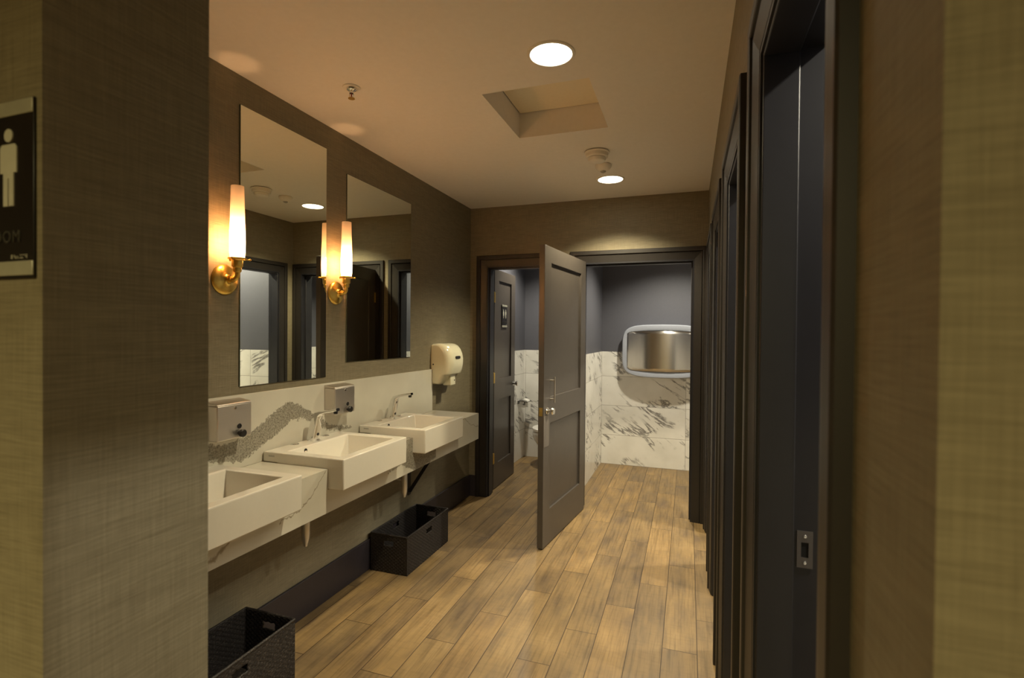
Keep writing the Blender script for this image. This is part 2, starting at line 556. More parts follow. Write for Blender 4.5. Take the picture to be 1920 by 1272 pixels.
struct('floor', B((-2.8, 2.2, -4.2, 6.3, -0.06, 0.0)), 'floor')

# ceiling slab with the hatch recess left open
HX0, HX1, HY0, HY1, HD = -0.975, -0.43, 2.30, 2.905, 0.148
struct('ceiling', B((-2.8, HX0, -4.2, 6.3, CEIL, CEIL + 0.3), (HX1, 2.2, -4.2, 6.3, CEIL, CEIL + 0.3),
                    (HX0, HX1, -4.2, HY0, CEIL, CEIL + 0.3), (HX0, HX1, HY1, 6.3, CEIL, CEIL + 0.3)), 'ceiling')

struct('wall_left', B((XL - 0.12, XL, YJ, YS, 0, CEIL)), 'wallpaper')
struct('wall_front_left', B((-2.8, XJ, YH, YJ, 0, CEIL)), 'wallpaper')

OPEN_R = [(0.64 + 0.99 * i, 1.23 + 0.99 * i) for i in range(4)]
bm = bmesh.new()
ys = [YH] + [v for o_ in OPEN_R for v in o_] + [YS]
for i in range(0, len(ys), 2):
    box(bm, XR, RW, ys[i], ys[i + 1], 0, CEIL)
for a, b_ in OPEN_R:
    box(bm, XR, RW, a, b_, HEAD, CEIL)
struct('wall_right', bm, 'wallpaper')
struct('wall_front_right', B((RW, 2.2, YH, YH + 0.12, 0, CEIL)), 'wallpaper')

OL = (-1.770, -1.140)                      # left far opening
OR = (-0.885, 0.040)                       # right far opening
struct('wall_far', B((XL - 0.12, OL[0], YF, YS, 0, CEIL), (OL[1], OR[0], YF, YS, 0, CEIL), (OR[1], XR, YF, YS, 0, CEIL),
                     (OL[0], OL[1], YF, YS, HEAD, CEIL), (OR[0], OR[1], YF, YS, HEAD, CEIL)), 'wallpaper')

# far stalls
struct('wall_stall_back', B((-2.05, 1.1, YB, YB + 0.1, 0, CEIL)), 'stall')
struct('wall_stall_left', B((-2.05, -1.925, YS, YB, 0, CEIL)), 'stall')
struct('wall_stall_partition', B((XS0, XS1, YS, YB, 0, CEIL)), 'stall')
struct('wall_stall_right', B((0.95, 1.05, YS, YB, 0, CEIL)), 'stall')
struct('wall_stall_front', B((XL, OL[0], YS, YS + 0.004, 0, CEIL), (OL[1], OR[0], YS, YS + 0.004, 0, CEIL), (OR[1], 1.0, YS, YS + 0.004, 0, CEIL)), 'stall')

# stalls behind the right wall
bm = bmesh.new()
for yy in (0.50, 1.40, 2.39, 3.38):
    box(bm, RW + 0.004, 1.6, yy, yy + 0.06, 0, CEIL)
struct('wall_stall_dividers', bm, 'stall')
struct('wall_stall_end', B((RW, 1.6, YF - 0.02, YF + 0.10, 0, CEIL)), 'stall')
struct('wall_stall_side', B((1.6, 1.7, 0.4, YS, 0, CEIL)), 'stall')

# hall around the camera
struct('wall_hall_back', B((-2.8, 2.2, -4.2, -4.1, 0, CEIL)), 'wallpaper')
struct('wall_hall_left', B((-2.8, -2.7, -4.1, YH, 0, CEIL)), 'wallpaper')
struct('wall_hall_right', B((2.1, 2.2, -4.1, YH, 0, CEIL)), 'wallpaper')

# baseboards
struct('baseboard_left', B((XL, XL + 0.016, YJ, YF, 0, 0.197)), 'baseboard', bevel=0.003)
struct('baseboard_far', B((OL[1] + 0.10, OR[0] - 0.10, YF - 0.014, YF, 0, 0.197), (XL + 0.016, OL[0] - 0.10, YF - 0.014, YF, 0, 0.197)), 'baseboard', bevel=0.003)

# door casings: a stepped profile swept round each opening, plus jamb boards and stops
PROF = [(0, 0), (0, 0.004), (0.056, 0.012), (0.0575, 0.005), (0.0625, 0.005), (0.064, 0.017), (0.068, 0.019), (0.096, 0.019), (0.10, 0.016), (0.10, 0)]
def casing_bm(plane, axis, sgn, a0, a1, top, clipR=None):
    bm = bmesh.new()
    rows = []
    for w, d in PROF:
        w1 = min(w, clipR) if clipR is not None else w
        p = [(a0 - w, 0), (a0 - w, top + w), (a1 + w1, top + w), (a1 + w1, 0)]
        if axis == 'x':
            rows.append([bm.verts.new((plane + sgn * d, a, z)) for a, z in p])
        else:
            rows.append([bm.verts.new((a, plane + sgn * d, z)) for a, z in p])
    n = len(rows)
    for i in range(n):
        A, Bq = rows[i], rows[(i + 1) % n]
        for k in range(3):
            try:
                bm.faces.new((A[k], A[k + 1], Bq[k + 1], Bq[k]))
            except ValueError:
                pass
    return bm

def jamb_bm(axis, a0, a1, d0, d1, top, t=0.012):
    bm = bmesh.new()
    if axis == 'x':
        box(bm, d0, d1, a0, a0 + t, 0, top)
        box(bm, d0, d1, a1 - t, a1, 0, top)
        box(bm, d0, d1, a0 + t, a1 - t, top - t, top)
    else:
        box(bm, a0, a0 + t, d0, d1, 0, top)
        box(bm, a1 - t, a1, d0, d1, 0, top)
        box(bm, a0 + t, a1 - t, d0, d1, top - t, top)
    return bm

def stop_bm(axis, a0, a1, d0, d1, top):
    bm = bmesh.new()
    t, s = 0.012, 0.011
    if axis == 'x':
        box(bm, d0, d1, a0 + t, a0 + t + s, 0, top - t)
        box(bm, d0, d1, a1 - t - s, a1 - t, 0, top - t)
        box(bm, d0, d1, a0 + t + s, a1 - t - s, top - t - s, top - t)
    else:
        box(bm, a0 + t, a0 + t + s, d0, d1, 0, top - t)
        box(bm, a1 - t - s, a1 - t, d0, d1, 0, top - t)
        box(bm, a0 + t + s, a1 - t - s, d0, d1, top - t - s, top - t)
    return bm

tn = 1
for i, (a, b_) in enumerate(OPEN_R):
    t = struct_root('trim_%d' % tn)
    tn += 1
    obj('casing', casing_bm(XR, 'x', -1, a, b_, HEAD), 'trim', t)
    obj('jamb', jamb_bm('x', a, b_, XR - 0.003, RW, HEAD), 'jamb', t)
    obj('door_stop', stop_bm('x', a, b_, XR + 0.002, XR + 0.072, HEAD), 'jamb', t, bevel=0.002)
    bm = bmesh.new()
    yj = b_ - 0.0125
    if i == 0:
        sp = bmesh.new()
        z0, z1, x0, x1 = 1.035, 1.113, 0.222, 0.252
        box(sp, x0, x1, yj - 0.0025, yj, z0, z0 + 0.022)
        box(sp, x0, x1, yj - 0.0025, yj, z1 - 0.024, z1)
        box(sp, x0, x0 + 0.008, yj - 0.0025, yj, z0 + 0.022, z1 - 0.024)
        box(sp, x1 - 0.008, x1, yj - 0.0025, yj, z0 + 0.022, z1 - 0.024)
        spo = obj('strike_plate', sp, plain('dull_dark_steel', (0.16, 0.15, 0.15), 0.45, 0.8), t)
        spo['label'] = 'steel latch strike plate'
        ho = obj('latch_hole', B((x0 + 0.008, x1 - 0.008, yj - 0.0006, yj, z0 + 0.022, z1 - 0.024)), 'dark', spo)
        sc = bmesh.new()
        for zz in (z0 + 0.011, z1 - 0.011):
            lathe(sc, [(0.0001, 0.0), (0.004, 0.0), (0.003, 0.0018), (0, 0.002)], 12, at((x0 + x1) / 2, yj - 0.0025, zz, '-y'))
        obj('screw', sc, 'chrome', spo)
    bm.free()

for (a, b_, clip) in ((OL[0], OL[1], None), (OR[0], OR[1], None)):
    t = struct_root('trim_%d' % tn)
    tn += 1
    obj('casing', casing_bm(YF, 'y', -1, a, b_, HEAD, clip), 'trim', t)
    obj('jamb', jamb_bm('y', a, b_, YF - 0.003, YS, HEAD), 'jamb', t)
    if a == OR[0]:
        obj('door_stop', stop_bm('y', a, b_, YF + 0.05, YF + 0.12, HEAD), 'jamb', t, bevel=0.002)
    else:
        obj('door_stop', stop_bm('y', a, b_, YF + 0.03, YF + 0.10, HEAD), 'jamb', t, bevel=0.002)

# ------------------------------------------------------------------ doors
def door_leaf_bm(x0, x1, y0, y1, z0, z1, panels, d=0.014):
    """leaf along local x, recessed shaker panels on both faces"""
    bm = bmesh.new()
    xs = sorted({x0, x1, *[p[0] for p in panels], *[p[1] for p in panels]})
    zs = sorted({z0, z1, *[p[2] for p in panels], *[p[3] for p in panels]})
    def inpanel(xa, xb, za, zb):
        xm, zm = (xa + xb) / 2, (za + zb) / 2
        return any(p[0] < xm < p[1] and p[2] < zm < p[3] for p in panels)
    for i in range(len(xs) - 1):
        for j in range(len(zs) - 1):
            if not inpanel(xs[i], xs[i + 1], zs[j], zs[j + 1]):
                box(bm, xs[i], xs[i + 1], y0, y1, zs[j], zs[j + 1])
    bmesh.ops.remove_doubles(bm, verts=bm.verts, dist=1e-5)
    # drop interior faces shared by two boxes
    seen = {}
    for f in list(bm.faces):
        k = tuple(sorted(v.index for v in f.verts))
        seen.setdefault(k, []).append(f)
    bm.verts.index_update()
    seen = {}
    for f in list(bm.faces):
        k = tuple(sorted(v.index for v in f.verts))
        seen.setdefault(k, []).append(f)
    kill = [f for fs in seen.values() if len(fs) > 1 for f in fs]
    bmesh.ops.delete(bm, geom=kill, context='FACES_ONLY')
    return bm

def panel_bm(p, y0, y1, d=0.014):
    return B((p[0] - 0.0, p[1] + 0.0, y0 + d, y1 - d, p[2], p[3]))

# far right leaf, swung into the room
d1 = Vector((-0.957 + 0.845, 3.447 - 4.410, 0)).normalized()
rz1 = math.atan2(d1.y, d1.x)
door1 = struct_root('door_1', (-0.845, 4.388, 0), rz1, 'dark brown two-panel door swung out into the room beside the sinks', 'door')
P1 = [(0.125, 0.815, 1.070, 2.035), (0.125, 0.815, 0.257, 0.880)]
LW1 = 0.945
obj('leaf', door_leaf_bm(0.0, LW1, -0.042, 0, 0.008, 2.152, P1), 'door', door1, bevel=0.0015)
for p in P1:
    obj('panel', panel_bm(p, -0.042, 0), 'door', door1)
# x measured from the hinge: free edge is at LW1
def fx(s):
    return LW1 - s
h = bmesh.new()
for sy in (1, -1):
    y = 0.034 if sy > 0 else -0.076
    yb = 0.0 if sy > 0 else -0.042
    tube(h, [(fx(0.125), y, 1.030), (fx(0.125), y, 1.215)], 0.0055, 12)
    for zz in (1.055, 1.19):
        tube(h, [(fx(0.125), yb, zz), (fx(0.125), y, zz)], 0.006, 12)
o = obj('pull_handle', h, 'steel', door1, smooth=True)
o['label'] = 'slim vertical steel pull bar'
h = bmesh.new()
lathe(h, [(0, 0), (0.024, 0), (0.026, 0.004), (0.024, 0.010), (0.013, 0.013), (0.012, 0.030), (0.023, 0.034), (0.026, 0.044), (0.022, 0.054), (0, 0.056)], 28, at(fx(0.062), 0.0, 0.976, '-y').copy() @ Matrix.Rotation(PI, 4, 'X'))
o = obj('lock_knob', h, 'chrome', door1, smooth=True)
o['label'] = 'round chrome lock knob'
o = obj('latch_plate', B((LW1, LW1 + 0.002, -0.034, -0.008, 0.945, 1.005)), 'oldbrass', door1)
o['label'] = 'brass latch plate on the door edge'
o = obj('cover_plate', B((fx(0.100), LW1 + 0.001, 0.0, 0.003, 0.722, 0.945)), plain('cover_plate_brown', (0.135, 0.115, 0.10), 0.35, grain=0.03), door1, bevel=0.001)
o['label'] = 'paler flat cover plate below the knob'
def hinge(parent, x, y, z, hgt=0.10):
    hb = bmesh.new()
    tube(hb, [(x, y, z - hgt / 2), (x, y, z + hgt / 2)], 0.0075, 14)
    tube(hb, [(x, y, z + hgt / 2), (x, y, z + hgt / 2 + 0.006)], [0.006, 0.003], 12)
    box(hb, x, x + 0.034, y - 0.0015, y + 0.0015, z - hgt / 2, z + hgt / 2)
    return obj('hinge', hb, 'brass', parent, smooth=True)
for zz in (0.31, 1.09, 1.875):
    hinge(door1, -0.006, -0.046, zz)

# left stall leaf, swung into the stall
rz2 = math.atan2(0.70, -0.010)
door2 = struct_root('door_2', (-1.776, 4.585, 0), rz2, 'dark two-panel door with small restroom sign, swung into the left stall', 'door')
P2 = [(0.155, 0.545, 1.074, 2.046), (0.155, 0.545, 0.245, 0.866)]
obj('leaf', door_leaf_bm(0.03, 0.675, 0.0, 0.042, 0.008, 2.152, P2), 'door', door2, bevel=0.0015)
for p in P2:
    obj('panel', panel_bm(p, 0.0, 0.042), 'door', door2)
for zz in (0.31, 1.093, 1.874):
    hinge(door2, 0.006, -0.004, zz)
h = bmesh.new()
lathe(h, [(0, 0), (0.024, 0), (0.026, 0.004), (0.013, 0.012), (0.012, 0.028), (0.023, 0.034), (0.026, 0.044), (0.022, 0.054), (0, 0.056)], 28, at(0.615, 0.0, 0.99, '-y'))
obj('lock_knob', h, 'chrome', door2, smooth=True)

# ------------------------------------------------------------------ countertop and splash
CT, CB, XC = 0.903, 0.703, -1.540
SINK_Y = [(1.110, 1.655), (1.912, 2.456), (2.665, 3.200)]
HOLE_X0 = -1.835
yy0, yy1 = YJ + 0.004, 3.670
counter = thing('vanity_countertop', 'long cream veined stone countertop with deep apron carrying the three washbasins', 'countertop', (0, 0, 0))
# slab pieces round the basin holes, apron notched under each basin front
top = bmesh.new()
prev = yy0
for a, b_ in SINK_Y:
    box(top, XL + 0.001, XC, prev, a + 0.012, CT - 0.03, CT)
    box(top, XL + 0.001, HOLE_X0, a + 0.012, b_ - 0.012, CT - 0.03, CT)
    prev = b_ - 0.012
box(top, XL + 0.001, XC, prev, yy1, CT - 0.03, CT)
obj('slab', top, 'quartz_top', counter)
ap = bmesh.new()
prev = yy0
for a, b_ in SINK_Y:
    box(ap, XC - 0.02, XC, prev, a - 0.001, CB, CT - 0.03)
    box(ap, XC - 0.02, XC, a - 0.001, b_ + 0.001, CB, 0.8085)
    prev = b_ + 0.001
box(ap, XC - 0.02, XC, prev, yy1, CB, CT - 0.03)
box(ap, XL + 0.001, XC - 0.02, yy1 - 0.02, yy1, CB, CT - 0.03)
obj('apron', ap, 'quartz_top', counter)

sp = thing('backsplash', 'cream stone backsplash with a broad grey granular vein behind the washbasins', 'backsplash')
obj('splash_slab', B((XL + 0.001, XL + 0.016, YJ + 0.004, 3.630, CT + 0.0005, 1.237)), 'quartz_splash', sp, bevel=0.0015)

# ------------------------------------------------------------------ washbasins
RIM, SB = 0.952, 0.8105
SX0, SX1 = -1.917, -1.457
def basin_body(w):
    """local: y 0..w, x from -0.46 (wall side) to 0 (front), z from 0 (counter top) up"""
    bm = bmesh.new()
    zr, zb = RIM - CT, SB - CT
    xb, xm = SX0 - SX1, -0.378
    ix0, ix1, iy0, iy1 = -0.352, -0.050, 0.048, w - 0.048
    zf = -0.068
    V = lambda *p: bm.verts.new(p)
    O = {}
    for y in (0, w):
        O[y] = [V(xb, y, 0.0005), V(xm, y, 0.0005), V(xm, y, zb), V(0, y, zb), V(0, y, zr), V(xb, y, zr)]
    A, C = O[0], O[w]
    bm.faces.new(A); bm.faces.new(C[::-1])
    for i in range(6):
        if i == 4:
            continue
        j = (i + 1) % 6
        bm.faces.new((A[i], C[i], C[j], A[j]))
    rim = [A[5], A[4], C[4], C[5]]
    I = [V(ix0, iy0, zr), V(ix1, iy0, zr), V(ix1, iy1, zr), V(ix0, iy1, zr)]
    f = 0.022
    Fl = [V(ix0 + f, iy0 + f, zf), V(ix1 - f, iy0 + f, zf), V(ix1 - f, iy1 - f, zf), V(ix0 + f, iy1 - f, zf)]
    for i in range(4):
        j = (i + 1) % 4
        bm.faces.new((rim[i], rim[j], I[j], I[i]))
        bm.faces.new((I[i], I[j], Fl[j], Fl[i]))
    bm.faces.new(Fl)
    return bm

def make_basin(y0, y1, label):
    w = y1 - y0
    t = thing('washbasin', label, 'sink', (SX1, y0, CT), 0, 'washbasins along the counter')
    obj('bowl', basin_body(w), 'porcelain', t, bevel=0.006, seg=3)
    zr = RIM - CT
    c = w / 2 + 0.018
    for dy in (-0.115, 0.115):
        bm = bmesh.new()
        lathe(bm, [(0.021, 0.0), (0.022, 0.002), (0.019, 0.0045), (0.012, 0.0035), (0.008, 0.002), (0, 0.002)], 24, at(-0.430, c + dy, zr))
        o = obj('hole_cover', bm, 'chrome', t, smooth=True)
    bm = bmesh.new()
    lathe(bm, [(0.011, -0.001), (0.011, 0.002), (0.0085, 0.0025), (0.008, 0.0012), (0, 0.0012)], 20, at(-0.349, c - 0.13, zr - 0.022, 'x'))
    o = obj('overflow_hole', bm, 'black', t, smooth=True)
    bm = bmesh.new()
    lathe(bm, [(0.030, 0.0), (0.031, 0.003), (0.024, 0.004), (0.020, 0.001), (0, 0.001)], 24, at(-0.2, w / 2, -0.068))
    obj('drain', bm, 'chrome', t, smooth=True)
    # small pale maker's mark on the near side
    bm = bmesh.new()
    for k, ln in enumerate((0.004, 0.003, 0.004, 0.003, 0.004)):
        box(bm, -0.425 + k * 0.007, -0.425 + k * 0.007 + 0.005, -0.0006, 0.0, 0.0275, 0.0275 + ln + 0.003)
    obj('maker_mark', bm, 'mark', t)
    return t
make_basin(*SINK_Y[0], 'white rectangular washbasin nearest the camera, cut by the wall edge')
make_basin(*SINK_Y[1], 'white rectangular washbasin in the middle, tap at its back and both sides showing')
make_basin(*SINK_Y[2], 'white rectangular washbasin farthest along the counter, next to the hand dryer')

# ------------------------------------------------------------------ faucets
def make_faucet():
    t = thing('faucet', '', 'faucet', (0, 0, 0), 0, 'chrome faucets on the washbasins')
    bm = bmesh.new()
    lathe(bm, [(0, 0), (0.030, 0), (0.030, 0.004), (0.026, 0.007), (0, 0.007)], 28)
    obj('base_ring', bm, 'chrome', t, smooth=True)
    # leaning trunk of rounded square section, tapering upward
    bm = bmesh.new()
    secs = [(0.000, 0.005, 0.028, 0.027), (0.008, 0.045, 0.026, 0.026), (0.019, 0.090, 0.024, 0.024), (0.027, 0.120, 0.022, 0.023), (0.036, 0.140, 0.017, 0.021), (0.054, 0.149, 0.010, 0.019), (0.085, 0.157, 0.0085, 0.0165), (0.130, 0.166, 0.008, 0.0155), (0.158, 0.171, 0.0075, 0.0145)]
    rings = []
    n = 20
    for i, (x, z, a, b_) in enumerate(secs):
        p, q = secs[max(i - 1, 0)], secs[min(i + 1, len(secs) - 1)]
        d = Vector((q[0] - p[0], 0, q[1] - p[1])).normalized()
        up = Vector((-d.z, 0, d.x))
        ring = []
        for k in range(n):
            th = 2 * PI * k / n
            cx, sy = math.cos(th), math.sin(th)
            e = 0.45
            ex = math.copysign(abs(cx) ** e, cx)
            ey = math.copysign(abs(sy) ** e, sy)
            pos = Vector((x, 0, z)) + up * (ex * a) + Vector((0, 1, 0)) * (ey * b_)
            ring.append(bm.verts.new(pos))
        rings.append(ring)
    for A, Bq in zip(rings, rings[1:]):
        for k in range(n):
            j = (k + 1) % n
            bm.faces.new((A[k], A[j], Bq[j], Bq[k]))
    bm.faces.new(rings[0][::-1]); bm.faces.new(rings[-1])
    obj('spout', bm, 'chrome', t, smooth=True)
    bm = bmesh.new()
    lathe(bm, [(0, -0.008), (0.010, -0.008), (0.011, 0), (0.011, 0.006), (0, 0.006)], 18, at(0.144, 0, 0.156))
    obj('aerator', bm, 'black', t, smooth=True)
    bm = bmesh.new()
    lathe(bm, [(0.008, 0), (0.008, 0.004), (0.006, 0.006), (0, 0.006)], 16, at(0.030, 0, 0.035, 'x'))
    obj('sensor_eye', bm, 'black', t, smooth=True)
    return t
fc = make_faucet()
FY = [(a + b_) / 2 + 0.018 for a, b_ in SINK_Y]
FL = ['chrome sensor faucet on the nearest washbasin, behind the wall edge', 'chrome sensor faucet on the middle washbasin', 'chrome sensor faucet on the farthest washbasin']
fc.location = (-1.872, FY[0], RIM)
fc['label'] = FL[0]
for i in (1, 2):
    dup(fc, (-1.872, FY[i], RIM), FL[i])

# ------------------------------------------------------------------ plumbing below
def make_trap():
    t = thing('drain_trap', '', 'drain pipe', (0, 0, 0), 0, 'chrome drain traps under the counter')
    bm = bmesh.new()
    lathe(bm, [(0, 0.29), (0.016, 0.29), (0.016, 0.20), (0.020, 0.198), (0.020, 0.180), (0.016, 0.178), (0.016, 0.16), (0, 0.16)], 20)
    obj('tailpiece', bm, 'pipe', t, smooth=True)
    bm = bmesh.new()
    lathe(bm, [(0, 0.165), (0.019, 0.165), (0.021, 0.16), (0.021, 0.060), (0.018, 0.035), (0.011, 0.012), (0.008, 0.0), (0, 0.0)], 20)
    obj('trap_body', bm, 'pipe', t, smooth=True)
    bm = bmesh.new()
    tube(bm, [(-0.015, 0, 0.12), (-0.172, 0, 0.12)], 0.013, 16)
    obj('outlet_pipe', bm, 'pipe', t, smooth=True)
    bm = bmesh.new()
    lathe(bm, [(0, 0), (0.030, 0), (0.030, 0.003), (0.018, 0.010), (0.0, 0.010)], 24, at(-0.177, 0, 0.12, 'x'))
    obj('wall_flange', bm, 'pipe', t, smooth=True)
    return t
tr = make_trap()
tr.location = (-1.760, 2.022, 0.475)
tr['label'] = 'chrome drain pipe hanging under the counter below the middle washbasin'
dup(tr, (-1.760, 2.940, 0.440), 'chrome drain pipe hanging under the counter behind the black bracket')

def make_bracket(y, label):
    t = thing('counter_bracket', label, 'bracket', (XL, y, 0), )
    bm = bmesh.new()
    box(bm, 0.0, 0.36, -0.02, 0.02, CT - 0.036, CT - 0.0305)
    obj('arm', bm, 'blackmetal', t, bevel=0.001)
    bm = bmesh.new()
    box(bm, 0.001, 0.006, -0.02, 0.02, 0.33, CT - 0.036)
    obj('wall_plate', bm, 'blackmetal', t, bevel=0.001)
    bm = bmesh.new()
    prism(bm, [(0.335, CT - 0.036), (0.36, CT - 0.036), (0.020, 0.35), (0.006, 0.35), (0.006, 0.375)], 'y', -0.004, 0.004)
    obj('brace', bm, 'blackmetal', t)
    return t
make_bracket(3.30, 'black steel bracket bracing the counter below its far end')

# ------------------------------------------------------------------ mirrors
def make_mirror(y0, y1, z0, z1, label):
    t = thing('wall_mirror', label, 'mirror', (XL, (y0 + y1) / 2, z0), 0, 'frameless mirrors above the counter')
    w = (y1 - y0) / 2
    o = obj('backing', B((0.0, 0.006, -w, w, 0, z1 - z0)), 'mirror_edge', t)
    obj('glass', B((0.006, 0.0075, -w + 0.0015, w - 0.0015, 0.0015, z1 - z0 - 0.0015)), 'mirror', t)
make_mirror(1.790, 2.374, 1.272, 2.556, 'tall frameless mirror nearer the entrance, between the two wall lamps')
make_mirror(2.556, 3.297, 1.347, 2.469, 'wide frameless mirror farther along, toward the hand dryer')

# ------------------------------------------------------------------ sconces
def make_sconce():
    t = thing('wall_sconce', '', 'wall lamp', (0, 0, 0), 0, 'brass wall lamps beside the mirrors')
    ox = 0.076
    bm = bmesh.new()
    lathe(bm, [(0, 0), (0.066, 0), (0.067, 0.004), (0.064, 0.010), (0.056, 0.015), (0.040, 0.020), (0.026, 0.024), (0.020, 0.030), (0.018, 0.036), (0, 0.036)], 40, at(0, 0, 0, 'x'))
    obj('backplate', bm, 'brass', t, smooth=True)
    bm = bmesh.new()
    pts = [(0.03, 0, 0.0)] + [(ox - 0.022 + 0.022 * math.sin(a), 0, 0.022 - 0.022 * math.cos(a)) for a in [PI / 2 * k / 8 for k in range(9)]] + [(ox, 0, 0.045)]
    tube(bm, pts, 0.010, 16)
    lathe(bm, [(0, -0.016), (0.010, -0.013), (0.014, -0.004), (0.014, 0.004), (0.010, 0.013), (0, 0.016)], 20, at(0.046, 0, 0.0, 'x'))
    obj('arm', bm, 'brass', t, smooth=True)
    bm = bmesh.new()
    lathe(bm, [(0, 0.030), (0.013, 0.030), (0.017, 0.036), (0.017, 0.050), (0.022, 0.056), (0.023, 0.082), (0.027, 0.086), (0.027, 0.090), (0.0, 0.090)], 28, at(ox, 0, 0))
    obj('socket_cup', bm, 'brass', t, smooth=True)
    bm = bmesh.new()
    for k in range(3):
        a = 2 * PI * k / 3 + 0.9
        c, s = math.cos(a), math.sin(a)
        tube(bm, [(ox + 0.022 * c, 0.022 * s, 0.086), (ox + 0.046 * c, 0.046 * s, 0.088)], 0.0028, 10)
        lathe(bm, [(0, -0.006), (0.005, -0.003), (0.006, 0), (0.005, 0.003), (0, 0.006)], 12, at(ox + 0.049 * c, 0.049 * s, 0.088))
    ring = [(ox + 0.034 * math.cos(2 * PI * k / 32), 0.034 * math.sin(2 * PI * k / 32), 0.090) for k in range(33)]
    tube(bm, ring, 0.004, 8, caps=False)
    obj('gallery_ring', bm, 'brass', t, smooth=True)
    bm = bmesh.new()
    lathe(bm, [(0.0285, 0.092), (0.0305, 0.12), (0.0315, 0.16), (0.0300, 0.24), (0.0280, 0.32), (0.0262, 0.405)], 36, at(ox, 0, 0))
    o = obj('glass_shade', bm, 'opal', t, smooth='all')
    o['label'] = 'slim glowing opal glass tube'
    bm = bmesh.new()
    lathe(bm, [(0, 0.094), (0.008, 0.094), (0.009, 0.105), (0.0, 0.105)], 16, at(ox, 0, 0))
    obj('lamp_holder', bm, 'oldbrass', t, smooth=True)
    bm = bmesh.new()
    lathe(bm, [(0, 0.106), (0.008, 0.108), (0.012, 0.125), (0.013, 0.150), (0.012, 0.185), (0.008, 0.205), (0, 0.212)], 16, at(ox, 0, 0))
    obj('bulb', bm, 'bulb', t, smooth='all')
    return t
sc1 = make_sconce()
sc1.location = (XL, 1.712, 1.752)
sc1['label'] = 'lit brass wall lamp with tube shade at the near edge of the tall mirror'
dup(sc1, (XL, 2.462, 1.752), 'lit brass wall lamp with tube shade between the two mirrors')

# ------------------------------------------------------------------ soap dispensers
def make_dispenser():
    t = thing('soap_dispenser', '', 'soap dispenser', (0, 0, 0), 0, 'steel soap dispensers on the backsplash')
    w, h, d = 0.088, 0.150, 0.074
    obj('tank', B((0, d, -w, w, 0, h)), 'steel', t, bevel=0.005, seg=3)
    bm = bmesh.new()
    prism(bm, [(0, h), (d, h), (d - 0.003, h + 0.006), (0.004, h + 0.016), (0, h + 0.016)], 'y', -w, w)
    obj('lid', bm, 'steel', t, bevel=0.002)
    bm = bmesh.new()
    lathe(bm, [(0, 0), (0.011, 0), (0.011, 0.002), (0.008, 0.003), (0.007, 0.001), (0, 0.001)], 24, at(d, 0.022, 0.052, 'x'))
    obj('sight_window', bm, 'black', t, smooth=True)
    bm = bmesh.new()
    lathe(bm, [(0, 0), (0.010, 0), (0.010, 0.010), (0.016, 0.012), (0.017, 0.024), (0.014, 0.027), (0, 0.027)], 24, at(d, 0.022, 0.022, 'x'))
    obj('push_valve', bm, 'black', t, smooth=True)
    bm = bmesh.new()
    lathe(bm, [(0, 0), (0.006, 0), (0.006, 0.002), (0, 0.002)], 12, at(d, 0, h - 0.016, 'x'))
    obj('key_lock', bm, 'chrome', t, smooth=True)
    return t
sd = make_dispenser()
sd.location = (XL + 0.016, 1.690, 1.060)
sd['label'] = 'steel soap dispenser with black push valve, nearer one beside the wall edge'
dup(sd, (XL + 0.016, 2.438, 1.062), 'steel soap dispenser with black push valve behind the middle faucet')

# ------------------------------------------------------------------ hand dryer
hd = thing('hand_dryer', 'rounded white hand dryer on the wall past the backsplash', 'hand dryer', (XL, 3.775, 1.100))
bm = bmesh.new()
prof = [(0, 0.012), (0.0, 0.338), (0.05, 0.342), (0.088, 0.337), (0.118, 0.322), (0.143, 0.295), (0.160, 0.258), (0.168, 0.215), (0.167, 0.170), (0.158, 0.125), (0.146, 0.092), (0.118, 0.085), (0.098, 0.050), (0.060, 0.012)]
W = 0.147
ysec = [-W, -W + 0.006, -W + 0.02, -W + 0.045, -0.05, 0.05, W - 0.045, W - 0.02, W - 0.006, W]
rings = []
for yv in ysec:
    e = max(0.0, (abs(yv) - (W - 0.05)) / 0.05)
    k = 1 - 0.34 * (1 - math.sqrt(max(0, 1 - e * e)))
    rings.append([bm.verts.new((x * k, yv, 0.18 + (z - 0.18) * (1 - 0.13 * (1 - math.sqrt(max(0, 1 - e * e)))))) for x, z in prof])
n = len(prof)
for A, Bq in zip(rings, rings[1:]):
    for k in range(n):
        j = (k + 1) % n
        bm.faces.new((A[k], A[j], Bq[j], Bq[k]))
bm.faces.new(rings[0][::-1]); bm.faces.new(rings[-1])
obj('cover', bm, 'dryer', hd, bevel=0.006, seg=3)
bm = bmesh.new()
prism(bm, [(0.055, 0.0), (0.128, 0.0), (0.126, 0.100), (0.055, 0.100)], 'y', -0.045, 0.045)
obj('air_nozzle', bm, 'dryer', hd, bevel=0.008, seg=3)
bm = bmesh.new()
pts = []
for k in range(20):
    a = 2 * PI * k / 20
    pts.append((0.042 * math.copysign(abs(math.cos(a)) ** 0.5, math.cos(a)), 0.228 + 0.012 * math.copysign(abs(math.sin(a)) ** 0.6, math.sin(a))))
prism(bm, pts, 'x', 0.155, 0.1715)
obj('badge', bm, 'black', hd)
bm = bmesh.new()
lathe(bm, [(0, 0), (0.006, 0), (0.006, 0.003), (0, 0.003)], 12, at(0.022, -W - 0.002, 0.175, 'y'))
obj('cover_bolt', bm, 'black', hd, smooth=True)
bm = bmesh.new()
lathe(bm, [(0, 0), (0.006, 0), (0.005, 0.004), (0, 0.004)], 12, at(0.126, 0.02, 0.04, 'x'))
obj('sensor_eye', bm, 'black', hd, smooth=True)

